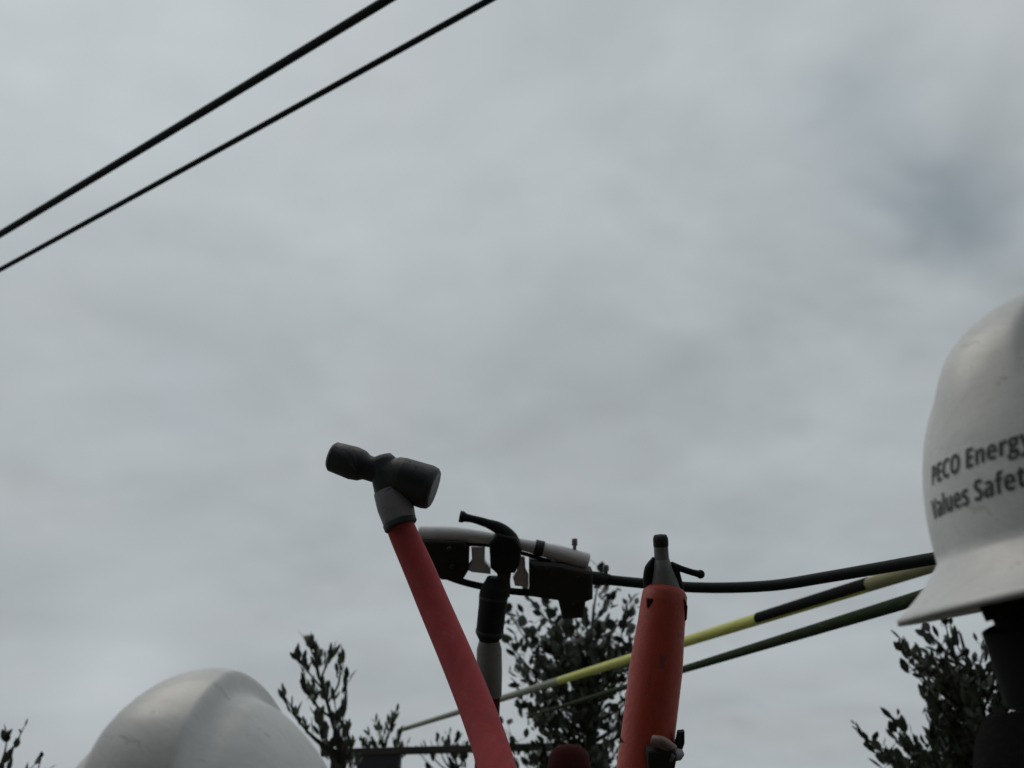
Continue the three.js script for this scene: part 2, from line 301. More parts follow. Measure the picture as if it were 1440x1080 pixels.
// ---------------------------------------------------------------- timber frame far behind, yellow and green poles
{
  const a = P(452, 1059, 9.2), b = P(815, 1049, 9.2), c = a.clone().lerp(b, 0.5), L = a.distanceTo(b), h = 0.07, yaw = -Math.atan2(b.z - a.z, b.x - a.x);
  const g = thing('timber_rack', 'dark weathered timber beam on posts behind the hammer handle', 'rack', V(c.x, 0, c.z));
  const q = new THREE.Quaternion().setFromUnitVectors(V(1, 0, 0), b.clone().sub(a).normalize());
  part('beam', bevelBox(V(0, 0, 0), L, h, 0.12, 0.008).applyQuaternion(q).translate(c.x, c.y, c.z), M.timber, g);
  for (const t of [0.06, 0.66, 0.97]) { const p = a.clone().lerp(b, t); part('post', bevelBox(V(p.x, (p.y - h / 2) / 2, p.z), 0.1, p.y - h / 2, 0.1, 0.008, yaw), M.timber, g); }
  const p = P(533, 1078, 9.2); part('switch_box', bevelBox(V(p.x, p.y - 0.03, p.z), 0.42, 0.28, 0.22, 0.015), M.darkBox, g);
}
function longPole(label, a, b, r0, r1, sections, name) {     // a near end, b far end
  const g = thing(name, label, 'pole', a, 'long poles laid at head height');
  const L = (t) => a.clone().lerp(b, t);
  for (const [t0, t1, m, part_] of sections) {
    const f = (t) => r0 + (r1 - r0) * t;
    if (part_ === 'printed_band') {                          // dark sleeve wrapped over the upper side, leaving a yellow edge below
      const T = b.clone().sub(a).normalize(), A = new THREE.Vector3().crossVectors(T, V(0, 1, 0)).normalize(), B = new THREE.Vector3().crossVectors(A, T), pos = [], uv = [], idx = [], n = 20;
      for (const [t, s] of [[t0, 0], [t1, 2]]) for (const k of [1.0, 1.05]) for (let i = 0; i <= n; i++) { const w = (-0.28 + 1.56 * i / n) * Math.PI, c = L(t).addScaledVector(A, Math.cos(w) * f(t) * k).addScaledVector(B, Math.sin(w) * f(t) * k); pos.push(c.x, c.y, c.z); uv.push(i / n, s); }
      const w = n + 1, quad = (p, q, r, u) => idx.push(p, q, r, q, u, r);
      for (let i = 0; i < n; i++) { quad(w + i, w + i + 1, 3 * w + i, 3 * w + i + 1); quad(i, i + 1, w + i, w + i + 1); quad(2 * w + i, 2 * w + i + 1, 3 * w + i, 3 * w + i + 1); }
      quad(0, w, 2 * w, 3 * w); quad(n, w + n, 2 * w + n, 3 * w + n);
      const bg = new THREE.BufferGeometry(); bg.setAttribute('position', new THREE.Float32BufferAttribute(pos, 3)); bg.setAttribute('uv', new THREE.Float32BufferAttribute(uv, 2)); bg.setIndex(idx); bg.computeVertexNormals(); part(part_, bg, m, g); continue;
    }
    part(part_, tube([L(t0 + 0.0005), L(t1 - 0.0005)], [f(t0), f(t1)], 18), m, g);
  }
}
{
  const H1 = 2.26, H2 = 2.1;
  const tOf = (A, B, px, py, h) => { const q = atHeight(px, py, h); return q.clone().sub(A).dot(B.clone().sub(A)) / B.distanceToSquared(A); };
  let A = atHeight(1640, 692, H1), B = atHeight(562, 1027, H1);
  const t = (px, py) => tOf(A, B, px, py, H1);
  longPole('yellow pole with a black band and khaki end, passing behind the deep red stick', A, B, 0.0235, 0.022, [[0, t(1226, 822), M.khaki, 'khaki_section'], [t(1226, 822), t(782, 957), M.yellow, 'yellow_section'], [t(1226, 822), t(1069, 870), M.blackBand, 'printed_band'], [t(782, 957), 1, M.greyPole, 'grey_section']], 'insulated_pole');
  A = atHeight(1640, 735, H2); B = atHeight(742, 1008, H2);
  longPole('dark green pole laid below the yellow and black banded pole', A, B, 0.0205, 0.008, [[0, 0.3, M.darkGreen, 'thick_section'], [0.3, 1, M.darkGreen, 'thin_section']], 'insulated_pole');
}

// ---------------------------------------------------------------- conductor link, its cable and the stick that clamps it
const DL = 2.0;
{
  const g = thing('conductor_link', 'grey-topped metal link with two black end blocks held in the black hook', 'link', P(720, 810, DL));
  part('top_bar', tube([P(590, 751, DL), P(640, 752, DL), P(690, 757, DL), P(735, 766, DL), P(785, 778, DL), P(826, 790, DL)], [0.0175, 0.017, 0.0125, 0.0125, 0.0175, 0.0185], 16), M.alu, g);
  part('end_block', slab([[594, 757], [652, 759], [660, 766], [659, 800], [651, 813], [622, 812], [600, 797]], DL, 0.055, 0.005), M.blackBlock, g);
  part('end_block', slab([[744, 786], [790, 790], [832, 800], [832, 838], [822, 842], [820, 864], [790, 866], [784, 840], [744, 834]], DL, 0.078, 0.011), M.blackBlock, g);
  part('tie_rod', tube([P(612, 804, DL), P(650, 818, DL), P(690, 827, DL), P(725, 832, DL), P(765, 835, DL)], 0.0075, 12), M.rubber, g);
  part('inner_rod', tube([P(640, 765, DL), P(690, 767, DL), P(735, 778, DL), P(775, 790, DL)], 0.0045, 8), M.rubber, g);
  const bolt = part('bolt', lathe(P(808, 790, DL), P(808, 757, DL), [[0, 0.004], [0.7, 0.004], [0.7, 0.0065], [0.98, 0.006], [1, 0]], 10), M.steel, g);
  void bolt;
  part('spacer', slab([[663, 768], [682, 768], [682, 788], [690, 797], [690, 806], [664, 803], [657, 800], [660, 792], [664, 786]], DL + 0.01, 0.03, 0.004), M.alu, g);
  part('spacer', slab([[727, 780], [738, 782], [739, 800], [743, 808], [743, 824], [724, 822], [721, 810], [727, 800]], DL + 0.01, 0.03, 0.003), M.alu, g);
  for (const [x, y] of [[632, 772], [636, 797], [768, 800], [812, 812], [806, 850]]) { const c = P(x, y, DL - 0.026), e = P(x, y, DL - 0.04); part('bolt_head', lathe(c, e, [[0, 0.0065], [0.7, 0.0065], [1, 0.0045], [1, 0]], 6), M.iron, g); }
  part('cable_lug', lathe(P(826, 812, DL), P(858, 815.5, DL), [[0, 0.0145], [0.6, 0.0145], [0.75, 0.0125], [1, 0.0118], [1, 0.009]], 18), M.blackBlock, g);
  part('bar_clamp', lathe(P(752, 769, DL), P(764, 772, DL), [[0, 0.012], [0, 0.0165], [1, 0.0168], [1, 0.012]], 18), M.iron, g);
}
{
  const pts = [[818, 812, 2.0], [850, 815, 2.0], [900, 820, 1.97], [965, 825.5, 1.92], [1020, 826.5, 1.88], [1090, 823, 1.82], [1160, 812, 1.75], [1230, 800, 1.68], [1310, 786, 1.6], [1420, 768, 1.5], [1560, 748, 1.4], [1750, 760, 1.32], [1900, 1000, 1.3], [1980, 1700, 1.4]].map(([x, y, d]) => P(x, y, d));
  const g = thing('jumper_cable', 'thick black rubber cable sagging from the link to behind the lettered hat', 'cable', pts[0]);
  part('sheath', tube(pts, 0.0108, 14, 120), M.rubber, g);
  part('cable_clip', lathe(P(852, 812, 2.0), P(852, 794, 2.0), [[0, 0.005], [0.5, 0.004], [0.55, 0.007], [0.95, 0.006], [1, 0]], 10), M.steel, g);
}
{
  const D = 2.0, foot = V(P(676, 1080, D).x - 0.05, 0, P(676, 1080, D).z);
  const g = thing('clamp_stick', 'red stick with grey ferrule and black hook clamp gripping the link', 'tool', foot);
  const hookPts = [[649, 727], [665, 730], [685, 736], [703, 744], [716, 758], [720, 775], [716, 795]].map(([x, y]) => P(x, y, D - 0.03));
  const jaw = part('hook_jaw', tube(hookPts, [0.0095, 0.008, 0.0095, 0.014, 0.019, 0.021, 0.017], 14), M.rubber, g);
  sub('jaw_tip', lathe(P(646, 726, D - 0.03), P(656, 728, D - 0.03), [[0, 0], [0.02, 0.0125], [0.5, 0.0125], [1, 0.0085]], 12), M.rubber, jaw);
  part('jaw_body', slab([[688, 760], [700, 748], [726, 754], [733, 768], [731, 790], [724, 803], [700, 805], [690, 796]], D - 0.03, 0.05, 0.007), M.rubber, g);
  part('jaw_screw', lathe(P(706, 838, D - 0.03), P(710, 795, D - 0.03), [[0, 0.017], [0.3, 0.017], [0.5, 0.0145], [1, 0.0155]], 18), M.iron, g);
  part('clamp_head', lathe(P(687, 903, D - 0.03), P(697, 812, D - 0.03), [[0, 0.001], [0, 0.019], [0.06, 0.024], [0.12, 0.029], [0.55, 0.0295], [0.72, 0.031], [0.84, 0.029], [0.93, 0.022], [1, 0.018], [1, 0]], 24), M.rubber, g);
  for (const [y, r] of [[838, 0.031], [886, 0.0303]]) { const x = 697 - (y - 812) * 0.11; part('clamp_ring', lathe(P(x, y, D - 0.03), P(x - 0.6, y + 5, D - 0.03), [[0, r - 0.003], [0.1, r], [0.9, r], [1, r - 0.003]], 24), M.iron, g); }
  part('ferrule', lathe(P(688, 978, D - 0.03), P(688, 896, D - 0.03), [[0, 0.001], [0, 0.0265], [0.4, 0.0275], [0.8, 0.0265], [0.93, 0.022], [1, 0.018]], 24), M.ferrule, g);
  const p0 = P(688, 976, D - 0.03);
  part('pole', tube([p0, foot.clone().setY(0.02)], [0.0235, 0.0245], 20), M.maroon, g);
}
// ---------------------------------------------------------------- deep red stick in the middle right
{
  const D = 1.47, mm = D / F, top = P(936, 826, D), low = P(905, 1086, D - 0.09), axis = low.clone().sub(top).normalize(), foot = top.clone().addScaledVector(axis, (top.y - 0.01) / -axis.y);
  const g = thing('hot_stick', 'deep red thick stick with grey peg, black side lever and bolted collar', 'tool', V(foot.x, 0, foot.z));
  const L = top.distanceTo(foot), R = (px) => px * mm, at = (px) => px * mm / L;
  part('pole', lathe(top, foot, [[0, 0.001], [0, R(24)], [at(3), R(27.5)], [at(9), R(31)], [at(22), R(32)], [at(50), R(32.5)], [at(110), R(36)], [at(185), R(35.5)], [at(260), R(36)], [0.995, R(34)], [1, 0.001]], 36), M.redDeep, g);
  part('neck', lathe(P(935, 832, D), P(930, 786, D), [[0, R(23)], [0.3, R(20)], [0.7, R(14.5)], [1, R(11)], [1, 0]], 24), M.ferrule, g);
  const peg = part('peg', lathe(P(931, 795, D), P(928.5, 753, D), [[0, R(10.5)], [0.75, R(10)], [0.93, R(9.2)], [1, R(6)], [1, 0]], 20), M.ferrule, g);
  sub('peg_cap', lathe(P(929.5, 768, D), P(928.4, 751, D), [[0, R(10.7)], [0.6, R(10.8)], [0.9, R(9)], [1, 0]], 20), M.blackBlock, peg);
  part('jaw', tube([P(915, 838, D), P(912, 815, D), P(914, 799, D), P(921, 785, D)], [R(8), R(8), R(7.5), R(4)], 12), M.rubber, g);
  part('jaw', tube([P(956, 832, D), P(952, 812, D), P(948, 800, D), P(942, 793, D)], [R(7), R(6), R(6.5), R(5)], 10), M.rubber, g);
  const lev = part('lever', tube([P(944, 796, D), P(958, 800, D), P(972, 804.5, D), P(984, 807.5, D)], [R(6.5), R(4.6), R(4.6), R(5)], 12), M.rubber, g);
  const kn = new THREE.SphereGeometry(R(6.2), 14, 10), kp = P(985, 807.5, D); sub('lever_knob', kn.translate(kp.x, kp.y, kp.z), M.rubber, lev);
  part('lug', slab([[908, 840], [919, 838], [919, 858], [914, 864], [908, 860]], D - 0.021, 0.03, 0.004), M.maroon, g);
  part('lug', slab([[952, 838], [960, 838], [965, 850], [964, 868], [957, 876], [952, 870]], D - 0.014, 0.034, 0.005), M.maroon, g);
  // clamp bolted round the stick near the bottom
  const D2 = D - 0.075;
  const col = part('collar', lathe(P(911.5, 1051, D2), P(912.5, 1039, D2), [[0, R(33)], [0, R(37.5)], [0.15, R(38.5)], [0.85, R(38.5)], [1, R(37.5)], [1, R(33)]], 36), M.maroon, g);
  const bl = part('bolt_block', slab([[908, 1050], [946, 1048], [950, 1056], [944, 1090], [910, 1090]], D2 - 0.045, 0.035, 0.004), M.blackBlock, g);
  part('clamp_plate', tube([P(917, 1040, D2 - 0.05), P(930, 1044, D2 - 0.055), P(946, 1055, D2 - 0.05)], [R(6), R(8), R(8)], 12), M.pinkMetal, g);
  part('wing_nut', slab([[946, 1052], [950, 1042], [953, 1028], [962, 1027], [962, 1044], [957, 1058]], D2 - 0.02, 0.012, 0.002), M.darkBox, g);
  part('bolt_head', lathe(P(940, 1063, D2 - 0.06), P(957, 1060, D2 - 0.035), [[0, 0], [0, R(8)], [0.8, R(8)], [1, R(6)], [1, 0]], 6), M.steel, g);
  void col; void bl;
}
// ---------------------------------------------------------------- dark red stick end
{
  const D = 1.75, mm = D / F, top = P(800, 1046, D), foot = V(top.x - 0.02, 0.005, top.z + 0.05);
  const g = thing('hot_stick', 'dark maroon blunt stick end showing low between the two red sticks', 'tool', V(foot.x, 0, foot.z));
  const L = top.distanceTo(foot), R = (px) => px * mm, at = (px) => px * mm / L;
  const pole = part('pole', lathe(top, foot, [[0, 0.0005], [at(2), R(14)], [at(7), R(22)], [at(16), R(28)], [at(30), R(30)], [at(60), R(30)], [0.995, R(28)], [1, 0.001]], 30), M.maroon, g);
  void pole;
}
// ---------------------------------------------------------------- hammer on a red handle
const hammerPts = [P(552, 712, 1.3), P(566, 748, 1.29), P(589, 800, 1.265), P(612, 855, 1.23), P(642, 925, 1.17), P(669, 992, 1.11), P(688, 1045, 1.06), P(703, 1095, 1.01)];
{
  const end = hammerPts[7].clone().add(hammerPts[7].clone().sub(hammerPts[6]).normalize().multiplyScalar(0.75));
  const g = thing('hammer', 'long red-handled hammer with a black double-faced head raised to the sky', 'hammer', end.clone());
  part('handle', tube([...hammerPts, hammerPts[7].clone().lerp(end, 0.5), end], [0.0185, 0.0198, 0.021, 0.0213, 0.0213, 0.0212, 0.0212, 0.0212, 0.021, 0.02], 24, 90), M.redBright, g);
  const a = P(465, 641, 1.32), b = P(611, 688, 1.3);
  const head = part('hammer_head', lathe(a, b, [[0, 0.001], [0, 0.0175], [0.025, 0.0215], [0.22, 0.0238], [0.3, 0.022], [0.35, 0.0178], [0.46, 0.0175], [0.54, 0.0225], [0.62, 0.0285], [0.68, 0.03], [0.93, 0.0312], [0.98, 0.0295], [1, 0.026], [1, 0.001]], 40), M.iron, g);
  const ec = a.clone().lerp(b, 0.54), hx = b.clone().sub(a).normalize(), hd = hammerPts[1].clone().sub(ec).normalize();
  sub('eye', lathe(ec.clone().addScaledVector(hd, -0.026), ec.clone().addScaledVector(hd, 0.03), [[0, 0], [0, 0.014], [0.12, 0.0185], [0.6, 0.0225], [1, 0.0235]], 24), M.iron, head);
  const so = part('socket', lathe(ec.clone().addScaledVector(hd, 0.0225), P(563, 737, 1.288), [[0, 0.019], [0.05, 0.0248], [0.5, 0.0255], [0.9, 0.0232], [1, 0.0222], [1, 0.018]], 28), M.steel, g);
  sub('socket_rim', lathe(P(561, 732, 1.29), P(564.5, 741, 1.287), [[0, 0.018], [0.05, 0.0238], [0.8, 0.0236], [1, 0.022], [1, 0.018]], 28), M.iron, so);
  void hx;
}

// ---------------------------------------------------------------- hard hats (front +z, brim plane y = 0)
const HA = 0.142, HB = 0.114;
let hatForm = { H: 0.165, p: 0.93, ridge: 0.005, soft: 0.005, hw: 0.02 };   // crown height, fullness and centre ridge of the hat being built
function domePoint(az, v, off = 0) {                         // az 0 = front, v 0 rim .. 1 apex
  const e = v * Math.PI / 2, HH = hatForm.H, rad = Math.pow(Math.cos(e), hatForm.p), y = HH * Math.sin(e);
  const x0 = Math.sin(az) * rad * HB, z0 = Math.cos(az) * rad * HA;
  // raised centre ridge, widening to the rear, and a groove at each side of it
  const hw = hatForm.hw + (z0 < 0 ? -z0 * 0.15 : z0 * 0.05), ax = Math.abs(x0), sm = (a, b, t) => { const k = Math.max(0, Math.min(1, (t - a) / (b - a))); return k * k * (3 - 2 * k); };
  const hi = sm(0.3, 0.6, v), ridge = (1 - sm(hw - hatForm.soft, hw + hatForm.soft, ax)) * hatForm.ridge * hi - Math.exp(-(((ax - hw - 0.012) / 0.007) ** 2)) * 0.0014 * hi;
  const n = V(x0 / HB / HB, y / HH / HH, z0 / HA / HA).normalize();
  return V(x0, y, z0).addScaledVector(n, ridge + off);
}
function brimPoint(az, t, under = 0) {                       // t 0 at the shell .. 1 at the edge
  const c = Math.cos(az), w = 0.026 + (c > 0 ? 0.03 * c ** 3 : 0.012 * (-c) ** 1.6), base = domePoint(az, 0);
  const drop = 0.026 + (c > 0 ? 0 : 0.006 * -c);
  const out = V(Math.sin(az) / HB, 0, Math.cos(az) / HA).normalize();
  return base.addScaledVector(out, w * (t * 0.8 + 0.2 * t * t)).add(V(0, -drop * (1.12 * t - 0.12 * t * t) - under, 0));
}
function shellGeo() {
  const NA = 144, rows = [];
  const outer = (az) => { const r = []; for (let i = 0; i <= 60; i++) r.push(domePoint(az, Math.min(1 - i / 60, 0.9995))); for (let i = 1; i <= 10; i++) r.push(brimPoint(az, i / 10)); return r; };
  const inner = (az) => { const r = []; for (let i = 10; i >= 0; i--) r.push(brimPoint(az, i / 10, 0.0035)); for (let i = 1; i <= 14; i++) r.push(domePoint(az, Math.min(i / 14, 0.9995), -0.004)); return r; };
  for (let k = 0; k <= NA; k++) { const az = k / NA * 2 * Math.PI; rows.push([...outer(az), ...inner(az)]); }
  const w = rows[0].length, pos = [], uv = [], idx = [];
  rows.forEach((r, k) => r.forEach((p, i) => { pos.push(p.x, p.y, p.z); uv.push(p.x / 0.3 + 0.5, (p.z + p.y) / 0.3 + 0.5); }));
  for (let k = 0; k < NA; k++) for (let i = 0; i < w - 1; i++) { const a = k * w + i, b = a + 1, c = a + w, d = c + 1; idx.push(a, b, c, b, d, c); }
  const g = new THREE.BufferGeometry(); g.setAttribute('position', new THREE.Float32BufferAttribute(pos, 3)); g.setAttribute('uv', new THREE.Float32BufferAttribute(uv, 2)); g.setIndex(idx); g.computeVertexNormals();
  const N = g.attributes.normal; for (let i = 0; i < w; i++) { const b = NA * w + i, x = N.getX(i) + N.getX(b), y = N.getY(i) + N.getY(b), z = N.getZ(i) + N.getZ(b), l = Math.hypot(x, y, z) || 1; N.setXYZ(i, x / l, y / l, z / l); N.setXYZ(b, x / l, y / l, z / l); }
  return g;
}
function bandGeo(a, b, y0, y1, th) {
  const pos = [], idx = [], n = 72, ring = (s, y) => { for (let k = 0; k <= n; k++) { const t = k / n * 2 * Math.PI; pos.push(Math.sin(t) * (b + s), y + 0.016 * Math.cos(t), Math.cos(t) * (a + s)); } };
  ring(0, y0); ring(th, y0 + 0.001); ring(th, y1 - 0.001); ring(0, y1); ring(0, y0);
  for (let i = 0; i < 4; i++) for (let k = 0; k < n; k++) { const q = i * (n + 1) + k; idx.push(q, q + n + 1, q + 1, q + 1, q + n + 1, q + n + 2); }
  const g = new THREE.BufferGeometry(); g.setAttribute('position', new THREE.Float32BufferAttribute(pos, 3)); g.setAttribute('uv', new THREE.Float32BufferAttribute(new Array(pos.length / 3 * 2).fill(0.5), 2)); g.setIndex(idx); g.computeVertexNormals(); return g;
}
function letterTex() {
  const c = document.createElement('canvas'); c.width = 1024; c.height = 400;
  const x = c.getContext('2d'); x.clearRect(0, 0, 1024, 400);
  x.fillStyle = '#26282b'; x.textAlign = 'center'; x.textBaseline = 'alphabetic'; x.font = 'bold 130px sans-serif';
  x.save(); x.transform(1, 0, -0.22, 1, 45, 0); x.fillText('PECO Energy', 512, 170, 980); x.fillText('Values Safety', 512, 330, 980); x.restore();
  const t = new THREE.CanvasTexture(c); t.colorSpace = THREE.SRGBColorSpace; t.magFilter = THREE.LinearFilter; return t;
}
function hardHat(label, lettered) {
  const g = thing('hard_hat', label, 'hard hat');
  const shell = mesh('shell', shellGeo(), M.hat, g);
  const band = mesh('headband', bandGeo(0.124, 0.098, -0.08, -0.034, 0.004), M.strapBlack, g);
  const knob = new THREE.Group(); void knob;
  const k = new THREE.CylinderGeometry(0.017, 0.018, 0.012, 28).rotateX(Math.PI / 2).rotateY(0.75).translate(-0.034, -0.068, -0.13);
  const km = mesh('ratchet_knob', k, M.strapBlack, g);
  mesh('knob_centre', new THREE.CylinderGeometry(0.0055, 0.0055, 0.003, 20).rotateX(Math.PI / 2).rotateY(0.75).translate(-0.04, -0.068, -0.1362), M.knobGrey, km);
  for (const a of [0.7, 2.44, 3.84, 5.58]) {                 // straps from the band up into the crown
    const s = [V(Math.sin(a) * 0.096, -0.04, Math.cos(a) * 0.119), V(Math.sin(a) * 0.1, 0.012, Math.cos(a) * 0.122), V(Math.sin(a) * 0.08, 0.07, Math.cos(a) * 0.1), V(0, 0.118, 0)];
    mesh('crown_strap', tube(s, 0.003, 6, 16), M.strapBlack, band);
  }
  if (lettered) {
    const nu = 64, nv = 16, pos = [], uv = [], idx = [], half = 27 * Math.PI / 180, v0 = 0.06, v1 = 0.265;
    for (let j = 0; j <= nv; j++) for (let i = 0; i <= nu; i++) { const p = domePoint(Math.PI - half * (1 - 2 * i / nu), v0 + (v1 - v0) * j / nv, 0.0006); pos.push(p.x, p.y, p.z); uv.push(i / nu, j / nv); }
    for (let j = 0; j < nv; j++) for (let i = 0; i < nu; i++) { const a = j * (nu + 1) + i; idx.push(a, a + 1, a + nu + 1, a + 1, a + nu + 2, a + nu + 1); }
    const lg = new THREE.BufferGeometry(); lg.setAttribute('position', new THREE.Float32BufferAttribute(pos, 3)); lg.setAttribute('uv', new THREE.Float32BufferAttribute(uv, 2)); lg.setIndex(idx); lg.computeVertexNormals();
    const lm = mesh('lettering', lg, std({ map: letterTex(), transparent: true, roughness: 0.5, side: THREE.DoubleSide }), shell); lm.castShadow = false;
    lm.userData.label = 'dark two-line lettering PECO Energy Values Safety';
  }
  return g;
}
// pose: position of the rim centre, yaw of the front (0 = facing away from the camera), tilt back
function pose(g, p, yaw, tilt, roll = 0) {
  g.position.copy(p);
  g.quaternion.setFromEuler(new THREE.Euler(-tilt, Math.PI + yaw, roll, 'YXZ'));
}
const hatR = hardHat('white hard hat with dark two-line lettering, hiding the end of the black cable', true);
pose(hatR, P(1615, 740, 0.597), -1.22, 0.165);
hatForm = { H: 0.168, p: 1.16, ridge: 0.0115, soft: 0.005, hw: 0.019 };
const hatL = hardHat('plain white ridged hard hat without lettering, low beside the sparse young tree', false);
pose(hatL, P(268, 1318, 0.645), -0.22, 0.06);
{ const p = domePoint(Math.PI - 0.92, 0.67, 0.0012), n = p.clone().setX(p.x * 1.4).normalize(); const c = new THREE.CylinderGeometry(0.0055, 0.006, 0.002, 14); c.applyQuaternion(new THREE.Quaternion().setFromUnitVectors(yUp, n)).translate(p.x, p.y, p.z); mesh('vent_hole', c, M.strapBlack, hatL.children[0]); }

// ---------------------------------------------------------------- the two people under the hats
const bone = (a, b, ra, rb) => { const ab = b.clone().sub(a); return [a.x, a.y, a.z, ab.x, ab.y, ab.z, 1 / Math.max(ab.lengthSq(), 1e-9), ra, rb - ra]; };
function field(bones, k) {
  return (x, y, z) => {
    let d = 1e9;
    for (let i = 0; i < bones.length; i++) {
      const B = bones[i], px = x - B[0], py = y - B[1], pz = z - B[2];
      let h = (px * B[3] + py * B[4] + pz * B[5]) * B[6]; h = h < 0 ? 0 : h > 1 ? 1 : h;
      const dx = px - B[3] * h, dy = py - B[4] * h, dz = pz - B[5] * h, e = Math.sqrt(dx * dx + dy * dy + dz * dz) - B[7] - B[8] * h;
      const m = Math.max(k - Math.abs(d - e), 0) / k; d = Math.min(d, e) - m * m * k * 0.25;
    }
    return d;
  };
}
function polygonize(f, c, half, res) {
  const mc = new MarchingCubes(res, M.skin, false, false, 120000); mc.isolation = 0; mc.reset();
  const hs = res / 2;
  for (let z = 0; z < res; z++) for (let y = 0; y < res; y++) for (let x = 0; x < res; x++) mc.field[x + y * res + z * res * res] = -f(c.x + (x - hs) / hs * half, c.y + (y - hs) / hs * half, c.z + (z - hs) / hs * half);
  mc.update();
  const n = mc.count, pos = new Float32Array(n * 3), nor = new Float32Array(n * 3), uv = new Float32Array(n * 2);
  for (let i = 0; i < n; i++) {
    for (let t = 0; t < 3; t++) { pos[i * 3 + t] = mc.positionArray[i * 3 + t] * half + [c.x, c.y, c.z][t]; nor[i * 3 + t] = mc.normalArray[i * 3 + t]; }
    const l = Math.hypot(nor[i * 3], nor[i * 3 + 1], nor[i * 3 + 2]) || 1; for (let t = 0; t < 3; t++) nor[i * 3 + t] /= l;
    uv[i * 2] = (pos[i * 3] + pos[i * 3 + 2]) * 2; uv[i * 2 + 1] = pos[i * 3 + 1] * 2;
  }
  const g = new THREE.BufferGeometry(); g.setAttribute('position', new THREE.BufferAttribute(pos, 3)); g.setAttribute('normal', new THREE.BufferAttribute(nor, 3)); g.setAttribute('uv', new THREE.BufferAttribute(uv, 2)); return g;
}
function handBones(w, palmDir, side, spreadDir, grip) {      // wrist, direction of the palm, which way the fingers close, across the knuckles
  const out = [], palm = w.clone().addScaledVector(palmDir, 0.085);
  for (let i = 0; i < 4; i++) {
    const across = spreadDir.clone().multiplyScalar(0.033 - i * 0.022), k0 = w.clone().addScaledVector(palmDir, 0.02).addScaledVector(across, 0.7), k1 = palm.clone().add(across).addScaledVector(palmDir, [0, 0.005, 0, -0.008][i]);
    out.push(bone(k0, k1, 0.0135, 0.0115));
    const len = [0.042, 0.046, 0.043, 0.034][i]; let p = k1, a = grip * 0.55;
    for (let s = 0; s < 3; s++) { const d = palmDir.clone().multiplyScalar(Math.cos(a)).addScaledVector(side, Math.sin(a)), q = p.clone().addScaledVector(d, len * [1, 0.68, 0.52][s]); out.push(bone(p, q, 0.0098 - s * 0.0008, 0.009 - s * 0.0008)); p = q; a += grip * 0.6; }
  }
  const t0 = w.clone().addScaledVector(palmDir, 0.025).addScaledVector(spreadDir, 0.03), t1 = t0.clone().addScaledVector(palmDir, 0.035).addScaledVector(spreadDir, 0.028).addScaledVector(side, 0.012), t2 = t1.clone().addScaledVector(palmDir, 0.03).addScaledVector(side, 0.014 + 0.012 * grip);
  out.push(bone(t0, t1, 0.0145, 0.011), bone(t1, t2, 0.0108, 0.009));
  return out;
}
